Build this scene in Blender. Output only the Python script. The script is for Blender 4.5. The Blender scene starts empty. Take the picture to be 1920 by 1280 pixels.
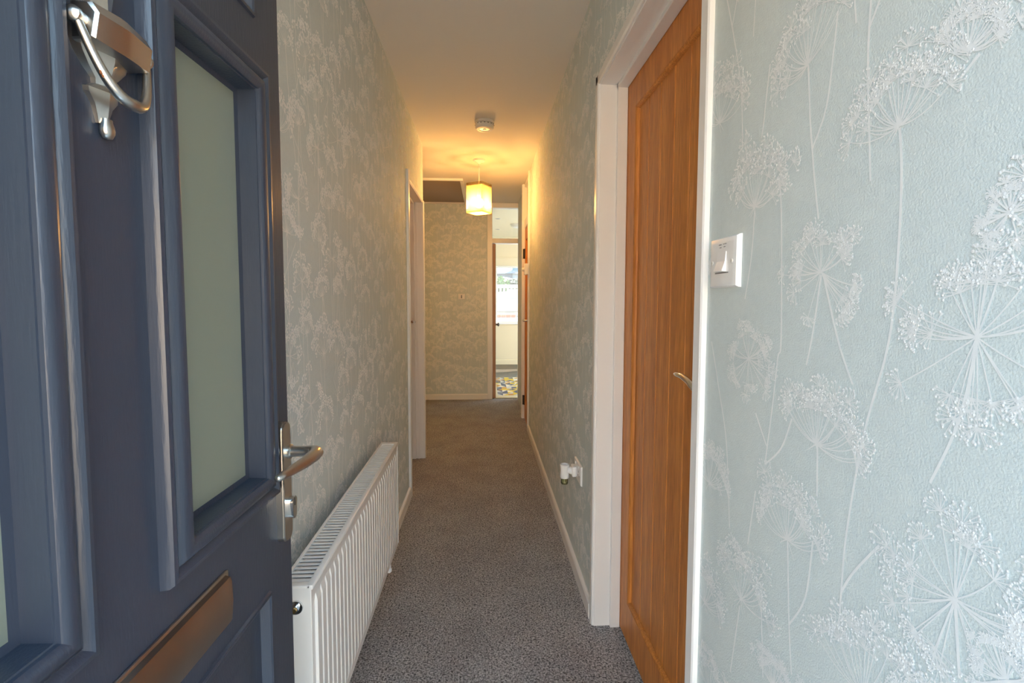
import bpy, bmesh, math, random
from mathutils import Vector, Matrix
random.seed(7)
SC = bpy.context.scene
COL = SC.collection

# ------------------------------------------------------------------ camera, sky, exposure
CAM_H = 1.2575
def setup_camera():
    cd = bpy.data.cameras.new('camera'); co = bpy.data.objects.new('camera', cd); COL.objects.link(co)
    cd.sensor_width = 36.0; cd.sensor_fit = 'HORIZONTAL'
    cd.lens = 894.5 / 1920 * 36
    cd.shift_y = -24.55 / 1920
    cd.clip_start = 0.02; cd.clip_end = 300
    pitch, yaw, roll = -.0607, .0589, .0023
    fwd = Vector((math.sin(yaw)*math.cos(pitch), math.cos(yaw)*math.cos(pitch), math.sin(pitch)))
    r = Vector((math.cos(yaw), -math.sin(yaw), 0)); up = r.cross(fwd)
    r2 = math.cos(roll)*r + math.sin(roll)*up; up2 = -math.sin(roll)*r + math.cos(roll)*up
    m = Matrix((r2, up2, -fwd)).transposed().to_4x4(); m.translation = (0, 0, CAM_H)
    co.matrix_world = m
    SC.camera = co
setup_camera()

SKY_STRENGTH = 5.4
LAMP_POWER = 80.0
SUN_STRENGTH = 85.0
w = bpy.data.worlds.new('sky'); SC.world = w; w.use_nodes = True
bg = w.node_tree.nodes['Background']
bg.inputs[0].default_value = (.50, .76, 1.0, 1); bg.inputs[1].default_value = SKY_STRENGTH
sd = bpy.data.lights.new('sun', 'SUN'); sd.energy = SUN_STRENGTH; sd.color = (1, .91, .78); sd.angle = .01      # behind the house: the front is in shade, the street is lit
sn = bpy.data.objects.new('sun', sd); COL.objects.link(sn); sn.location = (8, 12, 9)
sn.rotation_euler = Vector((-.60, -.47, -.645)).to_track_quat('-Z', 'Y').to_euler()
vs = SC.view_settings
vs.view_transform = 'Standard'; vs.look = 'None'; vs.gamma = 1; vs.exposure = 0.12; vs.use_curve_mapping = False
try:
    SC.cycles.max_bounces = 24; SC.cycles.diffuse_bounces = 20; SC.cycles.glossy_bounces = 4
    SC.cycles.transmission_bounces = 8; SC.cycles.transparent_max_bounces = 12
    SC.cycles.sample_clamp_indirect = 8.0
except Exception:
    pass
def portal(loc, size, rot):
    ld = bpy.data.lights.new('portal', 'AREA'); ld.shape = 'RECTANGLE'; ld.size, ld.size_y = size
    try: ld.cycles.is_portal = True
    except Exception: return
    o = bpy.data.objects.new('portal', ld); COL.objects.link(o); o.location = loc; o.rotation_euler = rot
# Cycles sampling portals in the three openings the sky shines through (they give off no light themselves)
portal((0, -.13, 1.03), (.88, 2.06), (math.radians(90), 0, 0))                 # front doorway
portal((.9, 9.36, 1.37), (1.7, 1.1), (math.radians(-90), 0, 0))                # kitchen window
portal((2.72, 7.6, 1.12), (2.05, 2.1), (0, math.radians(90), 0))               # unseen side opening added to let daylight into the kitchen

# ------------------------------------------------------------------ helpers
class MB:
    def __init__(s): s.v = []; s.f = []; s.mi = []
    def add(s, vs, fs, mi=0):
        n = len(s.v); s.v += [tuple(p) for p in vs]
        s.f += [tuple(i + n for i in q) for q in fs]; s.mi += [mi]*len(fs)
        return s
    def box(s, x0, x1, y0, y1, z0, z1, mi=0):
        v = [(x, y, z) for x in (x0, x1) for y in (y0, y1) for z in (z0, z1)]
        return s.add(v, [(0,1,3,2),(4,6,7,5),(0,4,5,1),(2,3,7,6),(0,2,6,4),(1,5,7,3)], mi)
    def rbox(s, x0, x1, y0, y1, z0, z1, r=.003, seg=2, mi=0):
        bm = bmesh.new(); bmesh.ops.create_cube(bm, size=1)
        for v in bm.verts:
            v.co = Vector(((x0+x1)/2 + v.co.x*(x1-x0), (y0+y1)/2 + v.co.y*(y1-y0), (z0+z1)/2 + v.co.z*(z1-z0)))
        r = min(r, .45*min(abs(x1-x0), abs(y1-y0), abs(z1-z0)))
        bmesh.ops.bevel(bm, geom=bm.edges[:], offset=r, segments=seg, affect='EDGES', profile=.5)
        bm.verts.index_update()
        s.add([v.co[:] for v in bm.verts], [[v.index for v in f.verts] for f in bm.faces], mi); bm.free()
        return s
    def prism(s, poly, a0, a1, fn, mi=0):
        """poly: 2D points, extruded between a0 and a1; fn(p, q, a) -> xyz"""
        n = len(poly)
        v = [fn(p, q, a0) for p, q in poly] + [fn(p, q, a1) for p, q in poly]
        f = [(i, (i+1) % n, n+(i+1) % n, n+i) for i in range(n)] + [tuple(range(n-1, -1, -1)), tuple(range(n, 2*n))]
        return s.add(v, f, mi)
    def lathe(s, prof, c, axis='Z', n=24, mi=0):
        """prof: (radius, height) list"""
        v = []; f = []; m = len(prof)
        for k in range(n):
            a = 2*math.pi*k/n
            for r, h in prof:
                x, y = r*math.cos(a), r*math.sin(a)
                p = {'Z': (x, y, h), 'X': (h, x, y), 'Y': (x, h, y)}[axis]
                v.append((c[0]+p[0], c[1]+p[1], c[2]+p[2]))
        for k in range(n):
            k2 = (k+1) % n
            for j in range(m-1):
                f.append((k*m+j, k2*m+j, k2*m+j+1, k*m+j+1))
        if prof[0][0] > 1e-6: f.append(tuple(k*m for k in range(n))[::-1])
        if prof[-1][0] > 1e-6: f.append(tuple(k*m+m-1 for k in range(n)))
        return s.add(v, f, mi)
    def tube(s, pts, rad, n=12, sx=1.0, sy=1.0, up=(0, 0, 1), mi=0):
        pts = [Vector(p) for p in pts]; m = len(pts)
        if not isinstance(rad, (list, tuple)): rad = [rad]*m
        v = []; f = []; up = Vector(up)
        for i, p in enumerate(pts):
            t = (pts[min(i+1, m-1)] - pts[max(i-1, 0)]).normalized()
            a = t.cross(up)
            if a.length < 1e-4: a = t.cross(Vector((1, 0, 0)))
            a.normalize(); b = a.cross(t)
            for k in range(n):
                g = 2*math.pi*k/n
                v.append(p + a*math.cos(g)*rad[i]*sx + b*math.sin(g)*rad[i]*sy)
        for i in range(m-1):
            for k in range(n):
                f.append((i*n+k, i*n+(k+1) % n, (i+1)*n+(k+1) % n, (i+1)*n+k))
        f += [tuple(range(n))[::-1], tuple(range((m-1)*n, m*n))]
        return s.add(v, f, mi)
    def rectsweep(s, r, prof, fn, mi=0, cap_last=False):
        """mitred moulding round the rectangle r=(a0,a1,b0,b1); prof: (inset, out); fn(a, b, out) -> xyz"""
        v = []; f = []; m = len(prof)
        for ins, o in prof:
            for a, b in ((r[0]+ins, r[2]+ins), (r[1]-ins, r[2]+ins), (r[1]-ins, r[3]-ins), (r[0]+ins, r[3]-ins)):
                v.append(fn(a, b, o))
        for j in range(m-1):
            for k in range(4):
                f.append((j*4+k, j*4+(k+1) % 4, (j+1)*4+(k+1) % 4, (j+1)*4+k))
        if cap_last: f.append(tuple((m-1)*4+k for k in range(4)))
        return s.add(v, f, mi)
    def mesh(s, name, mat, origin=(0, 0, 0), smooth=None, xf=None):
        me = bpy.data.meshes.new(name); ox, oy, oz = origin
        vv = [xf(p) for p in s.v] if xf else s.v
        me.from_pydata([(p[0]-ox, p[1]-oy, p[2]-oz) for p in vv], [], s.f)
        mats = mat if isinstance(mat, (list, tuple)) else [mat]
        for m_ in mats: me.materials.append(m_)
        if len(mats) > 1: me.polygons.foreach_set('material_index', s.mi)
        bm = bmesh.new(); bm.from_mesh(me); bmesh.ops.recalc_face_normals(bm, faces=bm.faces[:]); bm.to_mesh(me); bm.free()
        if smooth is not None:
            me.polygons.foreach_set('use_smooth', [True]*len(me.polygons))
            me.set_sharp_from_angle(angle=math.radians(smooth))
        me.update()
        return me
    def build(s, name, mat, parent=None, smooth=None, xf=None, origin=None, label=None):
        if parent is not None: origin = wloc(parent)
        o = bpy.data.objects.new(name, s.mesh(name, mat, origin or (0, 0, 0), smooth, xf)); COL.objects.link(o)
        if parent is not None: o.parent = parent
        elif origin: o.location = origin
        if label: o['label'] = label
        return o

def wloc(o):
    p = Vector(o.location)
    while o.parent is not None:
        o = o.parent; p += Vector(o.location)
    return p
def tag(o, label, cat, group=None, kind=None):
    o['label'] = label; o['category'] = cat
    if group: o['group'] = group
    if kind: o['kind'] = kind
    return o
def thing(name, loc, label, cat, group=None, kind=None):
    o = bpy.data.objects.new(name, None); COL.objects.link(o); o.location = loc; o.empty_display_size = .05
    return tag(o, label, cat, group, kind)
def shared(name, me, parent, world, scale=None, rot=None):
    o = bpy.data.objects.new(name, me); COL.objects.link(o); o.parent = parent
    o.location = Vector(world) - wloc(parent)
    if rot: o.rotation_euler = rot
    return o

# ------------------------------------------------------------------ materials
def nodes(name):
    m = bpy.data.materials.new(name); m.use_nodes = True
    return m, m.node_tree, m.node_tree.nodes['Principled BSDF']
def rgb(h):
    c = [int(h[i:i+2], 16)/255 for i in (0, 2, 4)]
    return tuple((x/12.92 if x <= .04045 else ((x+.055)/1.055)**2.4) for x in c) + (1,)
def mat(name, col, rough=.5, metal=0, bump=0, bscale=200, stretch=(1, 1, 1), var=0, vscale=20, spec=.5, coat=0):
    m, nt, b = nodes(name)
    b.inputs['Base Color'].default_value = col; b.inputs['Roughness'].default_value = rough
    b.inputs['Metallic'].default_value = metal; b.inputs['Specular IOR Level'].default_value = spec
    b.inputs['Coat Weight'].default_value = coat
    if bump or var:
        tc = nt.nodes.new('ShaderNodeTexCoord'); mp = nt.nodes.new('ShaderNodeMapping')
        mp.inputs['Scale'].default_value = stretch; nt.links.new(tc.outputs['Object'], mp.inputs[0])
    if bump:
        n = nt.nodes.new('ShaderNodeTexNoise'); n.inputs['Scale'].default_value = bscale; n.inputs['Detail'].default_value = 4
        bp = nt.nodes.new('ShaderNodeBump'); bp.inputs['Strength'].default_value = bump; bp.inputs['Distance'].default_value = .002
        nt.links.new(mp.outputs[0], n.inputs['Vector']); nt.links.new(n.outputs[0], bp.inputs['Height']); nt.links.new(bp.outputs[0], b.inputs['Normal'])
    if var:
        n = nt.nodes.new('ShaderNodeTexNoise'); n.inputs['Scale'].default_value = vscale; n.inputs['Detail'].default_value = 5
        mx = nt.nodes.new('ShaderNodeMix'); mx.data_type = 'RGBA'
        mx.inputs[6].default_value = tuple(c*(1-var) for c in col[:3])+(1,); mx.inputs[7].default_value = tuple(min(1, c*(1+var)) for c in col[:3])+(1,)
        nt.links.new(mp.outputs[0], n.inputs['Vector']); nt.links.new(n.outputs[0], mx.inputs[0]); nt.links.new(mx.outputs[2], b.inputs['Base Color'])
    return m

M = {}
M['trim'] = mat('white_gloss_paint', (.85, .84, .83, 1), .3, bump=.03, bscale=60)
M['ceiling'] = mat('matt_ceiling_paint', (.78, .755, .72, 1), .9, bump=.05, bscale=150)
M['paper'] = mat('duck_egg_wallpaper', (.62, .69, .695, 1), .75, bump=.35, bscale=420, var=.06, vscale=90)
M['print'] = mat('white_wallpaper_print', (.85, .86, .85, 1), .6)
M['print_near'] = mat('white_wallpaper_print_near', (.805, .825, .83, 1), .6)
M['slate'] = mat('slate_blue_door_paint', (.036, .047, .073, 1), .28, bump=.16, bscale=60, stretch=(6, 6, .6), spec=.6)
M['steel'] = mat('brushed_steel', (.60, .57, .53, 1), .28, 1, bump=.05, bscale=300)
M['chrome'] = mat('polished_chrome', (.75, .75, .76, 1), .12, 1)
M['reflect_brown'] = mat('reflection_brown_steel', (.40, .33, .27, 1), .33, 1, bump=.05, bscale=80, var=.15, vscale=14)  # steel flap; brown reflections are put into its base colour
M['rad'] = mat('radiator_enamel', (.80, .80, .79, 1), .3)
M['plastic'] = mat('white_plastic', (.87, .86, .85, 1), .3)
M['plastic2'] = mat('offwhite_plastic', (.70, .67, .62, 1), .4)
M['dark'] = mat('dark_mark', (.03, .03, .03, 1), .6)
M['grey'] = mat('grey_print', (.18, .18, .19, 1), .6)
M['kwall'] = mat('cream_kitchen_paint', (.80, .73, .56, 1), .8)
M['kfloor'] = mat('brown_grey_vinyl_floor', (.14, .115, .095, 1), .5, var=.25, vscale=6, stretch=(1, 6, 1))
M['tile'] = mat('black_slate_tile', (.018, .020, .026, 1), .35, var=.3, vscale=8)
M['grout'] = mat('grey_grout', (.20, .20, .21, 1), .8)
M['dooredge'] = mat('brown_door_edge', (.36, .19, .09, 1), .5, var=.2, vscale=30, stretch=(1, 1, .1))
M['brass'] = mat('brass', (.55, .38, .16, 1), .3, 1)
M['rust'] = mat('rust_spots', (.22, .07, .02, 1), .7)
M['hinge'] = mat('dark_hinge', (.05, .045, .04, 1), .45, .6)
M['hatch'] = mat('brown_grey_hatch_board', (.36, .28, .21, 1), .8)
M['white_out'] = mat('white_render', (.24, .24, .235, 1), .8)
M['green'] = mat('garden_green', (.05, .10, .02, 1), .8, var=.5, vscale=3)
M['paving'] = mat('pale_paving', (.32, .32, .31, 1), .9)
M['buff'] = mat('buff_sandstone_paving', (.22, .185, .15, 1), .9, var=.15, vscale=3)
M['brickred'] = mat('red_brick', (.16, .055, .03, 1), .9, var=.2, vscale=9)
M['roofgrey'] = mat('blue_grey_roof', (.05, .065, .09, 1), .6)
M['render_grey'] = mat('grey_render', (.12, .135, .16, 1), .9)

def oak_mat(name, base, dark):
    m, nt, b = nodes(name)
    tc = nt.nodes.new('ShaderNodeTexCoord'); mp = nt.nodes.new('ShaderNodeMapping'); oi = nt.nodes.new('ShaderNodeObjectInfo')
    mp.inputs['Scale'].default_value = (1, 1, .05)
    ad = nt.nodes.new('ShaderNodeVectorMath'); ad.operation = 'MULTIPLY_ADD'; ad.inputs[1].default_value = (7, 11, 5)
    nt.links.new(oi.outputs['Random'], ad.inputs[0]); nt.links.new(tc.outputs['Object'], ad.inputs[2])
    nt.links.new(ad.outputs[0], mp.inputs[0])
    n1 = nt.nodes.new('ShaderNodeTexNoise'); n1.inputs['Scale'].default_value = 28; n1.inputs['Detail'].default_value = 6; n1.inputs['Distortion'].default_value = .5
    n2 = nt.nodes.new('ShaderNodeTexNoise'); n2.inputs['Scale'].default_value = 260; n2.inputs['Detail'].default_value = 3
    r1 = nt.nodes.new('ShaderNodeValToRGB'); e = r1.color_ramp.elements
    e[0].position = .32; e[0].color = dark; e[1].position = .68; e[1].color = base
    r2 = nt.nodes.new('ShaderNodeValToRGB'); e = r2.color_ramp.elements
    e[0].position = .35; e[0].color = (.72, .66, .6, 1); e[1].position = .6; e[1].color = (1, 1, 1, 1)
    mx = nt.nodes.new('ShaderNodeMix'); mx.data_type = 'RGBA'; mx.blend_type = 'MULTIPLY'; mx.inputs[0].default_value = 1
    bp = nt.nodes.new('ShaderNodeBump'); bp.inputs['Strength'].default_value = .12; bp.inputs['Distance'].default_value = .001
    for n in (n1, n2): nt.links.new(mp.outputs[0], n.inputs['Vector'])
    nt.links.new(n1.outputs[0], r1.inputs[0]); nt.links.new(n2.outputs[0], r2.inputs[0])
    nt.links.new(r1.outputs[0], mx.inputs[6]); nt.links.new(r2.outputs[0], mx.inputs[7])
    nt.links.new(mx.outputs[2], b.inputs['Base Color']); nt.links.new(n2.outputs[0], bp.inputs['Height']); nt.links.new(bp.outputs[0], b.inputs['Normal'])
    b.inputs['Roughness'].default_value = .42; b.inputs['Specular IOR Level'].default_value = .35
    return m
M['oak'] = oak_mat('oiled_oak', (.74, .30, .068, 1), (.58, .21, .043, 1))

def carpet_mat():
    m, nt, b = nodes('charcoal_twist_carpet')
    tc = nt.nodes.new('ShaderNodeTexCoord')
    n1 = nt.nodes.new('ShaderNodeTexNoise'); n1.inputs['Scale'].default_value = 170; n1.inputs['Detail'].default_value = 3; n1.inputs['Distortion'].default_value = .6
    n2 = nt.nodes.new('ShaderNodeTexNoise'); n2.inputs['Scale'].default_value = 5; n2.inputs['Detail'].default_value = 6
    r1 = nt.nodes.new('ShaderNodeValToRGB'); e = r1.color_ramp.elements
    e[0].position = .34; e[0].color = (.075, .072, .071, 1); e[1].position = .66; e[1].color = (.62, .605, .60, 1)
    r2 = nt.nodes.new('ShaderNodeValToRGB'); e = r2.color_ramp.elements
    e[0].position = .3; e[0].color = (.84, .82, .82, 1); e[1].position = .62; e[1].color = (1.0, 1.0, 1.0, 1)
    mx = nt.nodes.new('ShaderNodeMix'); mx.data_type = 'RGBA'; mx.blend_type = 'MULTIPLY'; mx.inputs[0].default_value = 1
    bp = nt.nodes.new('ShaderNodeBump'); bp.inputs['Strength'].default_value = .9; bp.inputs['Distance'].default_value = .004
    for n in (n1, n2): nt.links.new(tc.outputs['Object'], n.inputs['Vector'])
    nt.links.new(n1.outputs[0], r1.inputs[0]); nt.links.new(n2.outputs[0], r2.inputs[0])
    nt.links.new(r1.outputs[0], mx.inputs[6]); nt.links.new(r2.outputs[0], mx.inputs[7]); nt.links.new(mx.outputs[2], b.inputs['Base Color'])
    nt.links.new(n1.outputs[0], bp.inputs['Height']); nt.links.new(bp.outputs[0], b.inputs['Normal'])
    b.inputs['Roughness'].default_value = .95; b.inputs['Specular IOR Level'].default_value = .15
    return m
M['carpet'] = carpet_mat()

def mix_glass(name, tcol, wt_trans, tint, gloss_rough, wt_gloss, dcol=None, wt_diff=0.0):
    """translucent + see-through + glossy, for obscured panes and the lamp shade"""
    m = bpy.data.materials.new(name); m.use_nodes = True; nt = m.node_tree; nt.nodes.clear()
    out = nt.nodes.new('ShaderNodeOutputMaterial')
    tl = nt.nodes.new('ShaderNodeBsdfTranslucent'); tl.inputs[0].default_value = tcol
    tr = nt.nodes.new('ShaderNodeBsdfTransparent'); tr.inputs[0].default_value = tint
    gl = nt.nodes.new('ShaderNodeBsdfGlossy'); gl.inputs['Roughness'].default_value = gloss_rough
    m1 = nt.nodes.new('ShaderNodeMixShader'); m1.inputs[0].default_value = wt_trans
    nt.links.new(tl.outputs[0], m1.inputs[1]); nt.links.new(tr.outputs[0], m1.inputs[2])
    last = m1
    if wt_diff:
        df = nt.nodes.new('ShaderNodeBsdfDiffuse'); df.inputs[0].default_value = dcol
        m3 = nt.nodes.new('ShaderNodeMixShader'); m3.inputs[0].default_value = wt_diff
        nt.links.new(last.outputs[0], m3.inputs[1]); nt.links.new(df.outputs[0], m3.inputs[2]); last = m3
    fr = nt.nodes.new('ShaderNodeFresnel'); fr.inputs[0].default_value = 1.45
    mu = nt.nodes.new('ShaderNodeMath'); mu.operation = 'MULTIPLY'; mu.inputs[1].default_value = wt_gloss
    nt.links.new(fr.outputs[0], mu.inputs[0])
    m2 = nt.nodes.new('ShaderNodeMixShader'); nt.links.new(mu.outputs[0], m2.inputs[0])
    nt.links.new(last.outputs[0], m2.inputs[1]); nt.links.new(gl.outputs[0], m2.inputs[2]); nt.links.new(m2.outputs[0], out.inputs[0])
    return m
M['frost'] = mix_glass('obscured_door_glass', (.68, .74, .65, 1), .12, (.82, .88, .80, 1), .18, .9, (.48, .54, .47, 1), .38)
M['clear'] = mix_glass('clear_glass', (.9, .9, .9, 1), .97, (.97, .99, .98, 1), .02, .9)
M['shade'] = mix_glass('pale_shade_panel', (.13, .105, .055, 1), .50, (1, .95, .82, 1), .2, .4)
M['shade_top'] = mix_glass('dense_shade_panel', (.30, .26, .17, 1), .30, (1, .95, .82, 1), .2, .4)
def emit(name, col, st):
    m, nt, b = nodes(name); b.inputs['Emission Color'].default_value = col; b.inputs['Emission Strength'].default_value = st
    return m
def glow(name, col, st):
    m = bpy.data.materials.new(name); m.use_nodes = True; nt = m.node_tree; nt.nodes.clear()
    out = nt.nodes.new('ShaderNodeOutputMaterial'); ad = nt.nodes.new('ShaderNodeAddShader')
    tr = nt.nodes.new('ShaderNodeBsdfTransparent'); em = nt.nodes.new('ShaderNodeEmission')
    em.inputs[0].default_value = col; em.inputs[1].default_value = st
    nt.links.new(tr.outputs[0], ad.inputs[0]); nt.links.new(em.outputs[0], ad.inputs[1]); nt.links.new(ad.outputs[0], out.inputs[0])
    return m
M['bulb'] = glow('lit_bulb', (1, .72, .36, 1), 10)

# ------------------------------------------------------------------ setting
XL, XR, H = -.474, .424, 2.441
YF = 5.97                       # far wall of the hall
DY0, DY1, DZ = .921, 1.752, 2.035       # oak door opening in the right wall
LY0, LY1, LZ = 3.035, 3.745, 2.0        # door opening in the left wall
LEND = 3.81                     # the left wall stops here, the hall widens
RY0, RY1 = 4.50, 4.985          # tall cupboard opening in the right wall
S = 'structure'

o = MB().box(-1.8, XR+.3, .06, YF+.02, -.04, 0).build('floor', M['carpet']); tag(o, 'dark charcoal twist pile carpet running down the hallway', 'floor', kind=S)
o = MB().box(-1.8, XR+.3, .0, YF+.1, H, H+.06).build('ceiling', M['ceiling']); tag(o, 'plain painted hallway ceiling lit warm by the pendant lamp', 'ceiling', kind=S)
wl = MB().box(XL-.12, XL, .06, LY0, 0, H).box(XL-.12, XL, LY0, LY1, LZ, H).box(XL-.12, XL, LY1, LEND, 0, H).box(-1.9, -1.8, LEND-.5, YF, 0, H).box(-1.8, XL-.12, LEND-.12, LEND, 0, H)
wall_left = wl.build('wall_left', M['paper']); tag(wall_left, 'papered left wall with pale cow parsley pattern above the radiator', 'wall', kind=S)
wr = MB().box(XR, XR+.14, .06, DY0-.0, 0, H).box(XR, XR+.14, DY0, DY1, DZ, H).box(XR, XR+.14, DY1, RY0, 0, H).box(XR, XR+.14, RY1, YF, 0, H)
wall_right = wr.build('wall_right', M['paper']); tag(wall_right, 'duck egg papered right wall with white cow parsley umbels', 'wall', kind=S)
wf = MB().box(-1.8, .075, YF, YF+.1, 0, H)
wall_far = wf.build('wall_far', M['paper']); tag(wall_far, 'short papered end wall beside the kitchen doorway', 'wall', kind=S)
o = MB().box(-3, XL+.02, -.12, .06, 0, 2.7).box(XR+.01, 3, -.12, .06, 0, 2.7).box(XL+.02, XR+.01, -.12, .06, 2.08, 2.7).build('wall_front', M['white_out'])
tag(o, 'rendered front wall around the entrance doorway', 'wall', kind=S)
o = MB().prism([(-.45, 2.62), (4.7, 5.2), (9.75, 2.62), (9.75, 2.56), (-.45, 2.56)], -3.4, 3.2, lambda y, z, a: (a, y, z)).build('roof', M['roofgrey']); tag(o, 'unseen pitched roof added to shade the ground in front', 'roof', kind=S)  # out of view, added so its shadow covers the ground before the door
# room behind the oak door and behind the left door are closed off
o = MB().box(XR+.15, 1.6, .3, 2.6, -.04, 0).box(XR+.15, 1.6, .3, 2.6, H, H+.05).box(1.6, 1.7, .3, 2.6, 0, H).build('wall_side_room', M['kwall']); tag(o, 'plain side room shell behind the oak door', 'wall', kind=S)

# ------------------------------------------------------------------ wallpaper print: raised white cow parsley
class Motif:
    """flat print laid on a wall plane: s runs to the viewer's right, z up"""
    def __init__(m, rects, holes): m.v = []; m.f = []; m.rects = rects; m.holes = holes; m.rng = random.Random(3)
    def ok(m, pts):
        for s, z in pts:
            if not any(a <= s <= b and c <= z <= d for a, b, c, d in m.rects): return False
            if any(a <= s <= b and c <= z <= d for a, b, c, d in m.holes): return False
        return True
    def poly(m, pts, h):
        if not m.ok(pts): return
        n = len(m.v); m.v += [(s, z, h) for s, z in pts]; m.f.append(tuple(range(n, n+len(pts))))
    def dot(m, s, z, r, n=6):
        p = [(s + r*math.cos(2*math.pi*k/n), z + r*math.sin(2*math.pi*k/n)) for k in range(n)]
        if not m.ok(p): return
        h = m.rng.uniform(.0006, .0009); k0 = len(m.v)
        m.v += [(a, b, h) for a, b in p] + [(s, z, h + r*(.12 if n == 6 else .26))]
        m.f += [(k0+k, k0+(k+1) % n, k0+n) for k in range(n)]
    def line(m, pts, w0, w1):
        n = len(pts)
        for i in range(n-1):
            (a, b), (c, d) = pts[i], pts[i+1]; L = math.hypot(c-a, d-b)
            if L < 1e-6: continue
            nx, nz = -(d-b)/L, (c-a)/L
            wa = w0 + (w1-w0)*i/(n-1); wb = w0 + (w1-w0)*(i+1)/(n-1)
            h = .0005 + m.rng.uniform(0, .0002)
            m.poly([(a-nx*wa, b-nz*wa), (c-nx*wb, d-nz*wb), (c+nx*wb, d+nz*wb), (a+nx*wa, b+nz*wa)], h)
    def smooth(m, pts, k=5):
        out = []
        P = [pts[0]] + list(pts) + [pts[-1]]
        for i in range(1, len(P)-2):
            for j in range(k):
                t = j/k
                q = []
                for c in (0, 1):
                    p0, p1, p2, p3 = P[i-1][c], P[i][c], P[i+1][c], P[i+2][c]
                    q.append(.5*((2*p1)+(-p0+p2)*t+(2*p0-5*p1+4*p2-p3)*t*t+(-p0+3*p1-3*p2+p3)*t**3))
                out.append(tuple(q))
        out.append(tuple(pts[-1])); return out
    def umbel(m, s, z, R, kind='f', rot=0, lod=2):
        g = m.rng; wr = max(.0007, R*.0085)
        nray = (30 if kind == 'r' else 24) if lod == 2 else (20 if kind == 'r' else 17)
        for i in range(nray):
            up_ = i < nray*.66
            if kind == 'r': a = g.uniform(-15, 195) if up_ else g.uniform(195, 345)
            else: a = 90 - rot + (i/(nray-1)-.5)*165 + g.uniform(-5, 5)
            L = R*g.uniform(.50, 1.05) if kind == 'f' else R*(g.uniform(.5, 1.08) if up_ else g.uniform(.72, 1.12))
            if g.random() < .10: L *= 1.22
            ar = math.radians(a)
            ex, ez = s + math.cos(ar)*L, z + math.sin(ar)*L + (R*.10 if kind == 'f' else 0)
            # rays leave the node flat and bend up
            bend = R*(.20 if kind == 'f' else .13)*abs(math.cos(ar))
            mx, mz = s + math.cos(ar)*L*.55, z + math.sin(ar)*L*.5 - bend*.7
            n = 6 if lod == 2 else 3
            pts = [((1-t)**2*s + 2*t*(1-t)*mx + t*t*ex, (1-t)**2*z + 2*t*(1-t)*mz + t*t*ez) for t in [j/n for j in range(n+1)]]
            m.line(pts, wr, wr*.75)
            dx, dz = pts[-1][0]-pts[-2][0], pts[-1][1]-pts[-2][1]
            da = math.degrees(math.atan2(dz, dx))
            npd = 14 if lod == 2 else 9
            r = R*g.uniform(.19, .28)
            for k in range(npd):
                pa = math.radians(da + (k/(npd-1)-.5)*190 + g.uniform(-8, 8)); pl = r*g.uniform(.7, 1.1)
                px, pz = ex + math.cos(pa)*pl, ez + math.sin(pa)*pl
                m.line([(ex, ez), (px, pz)], wr*.6, wr*.6)
                m.dot(px, pz, R*g.uniform(.017, .026) if lod == 2 else R*.050, 6 if lod == 2 else 5)
                if lod == 2 and g.random() < .6:
                    m.dot(px+math.cos(pa+.9)*R*.03, pz+math.sin(pa+.9)*R*.03, R*.022, 5)
        if kind == 'f':
            for a in (-60, -85, -115, -135):
                if g.random() < .3: continue
                ar = math.radians(a); L = R*g.uniform(.18, .34); sg = 1 if a > -90 else -1
                pts = [(s, z), (s+math.cos(ar)*L*.5, z+math.sin(ar)*L*.35), (s+math.cos(ar)*L+sg*R*.05, z+math.sin(ar)*L)]
                m.line(m.smooth(pts, 3), wr*1.7, wr*.5)
    def stem(m, pts, w=.0016): m.line(m.smooth(pts, 6), w, w*.85)
    def build(m, parent, fn, mt='print'):
        mb = MB(); mb.v = [fn(*p) for p in m.v]; mb.f = m.f
        me = bpy.data.meshes.new('wallpaper_print'); me.from_pydata(mb.v, [], mb.f); me.materials.append(M[mt]); me.update()
        ob = bpy.data.objects.new('wallpaper_print', me); COL.objects.link(ob); ob.parent = parent; ob['kind'] = 'stuff'
        return ob
def scatter(m, s0, s1, z0, z1, seed, lod=1, gap=.112):
    g = random.Random(seed); pts = []
    for _ in range(6000):
        p = (g.uniform(s0, s1), g.uniform(z0, z1)); R = g.choice((.05, .06, .065, .075, .085))
        if all(math.hypot((p[0]-q[0])*1.15, (p[1]-q[1])*.9) > gap*(.62+(R+q[2])*2.7) for q in pts): pts.append((p[0], p[1], R))
    for s, z, R in pts:
        m.umbel(s, z, R, 'r' if g.random() < .28 else 'f', g.uniform(-18, 18), lod)
        L = g.uniform(.18, .42); d = g.uniform(-.05, .05)
        m.stem([(s, z), (s+d*.2, z-L*.35), (s+d*.6, z-L*.7), (s+d, z-L)], .0014)
        if g.random() < .5: m.stem([(s+d*.5, z-L*.62), (s+d*.5+.03*g.choice((-1, 1)), z-L*.35), (s+d+.05*g.choice((-1, 1)), z-L*.05)], .0012)
NU = [(0.475,1.435,.067,'f',-8),(.408,1.476,.040,'f',25),(.62,1.565,.073,'f',-25),(.58,1.293,.062,'r',0),(.385,1.226,.072,'r',0),(.733,1.403,.082,'f',10),(.737,1.164,.053,'r',0),(.575,1.074,.074,'f',12),(.625,.923,.072,'f',-5),(.39,.989,.070,'r',0),(.736,.765,.074,'f',5),(.857,.913,.066,'f',10),(.484,.815,.08,'f',5),(.644,.692,.043,'f',0),(.855,1.575,.085,'f',5),(.849,1.297,.046,'f',10),(.861,.676,.070,'f',5),(.345,.95,.03,'r',0),(.834,.526,.06,'f',0),(.748,1.755,.057,'f',0),(.476,1.60,.048,'f',0),(.365,1.329,.024,'r',0),(.527,.713,.05,'r',0),(.402,.826,.05,'f',0)]
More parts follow.
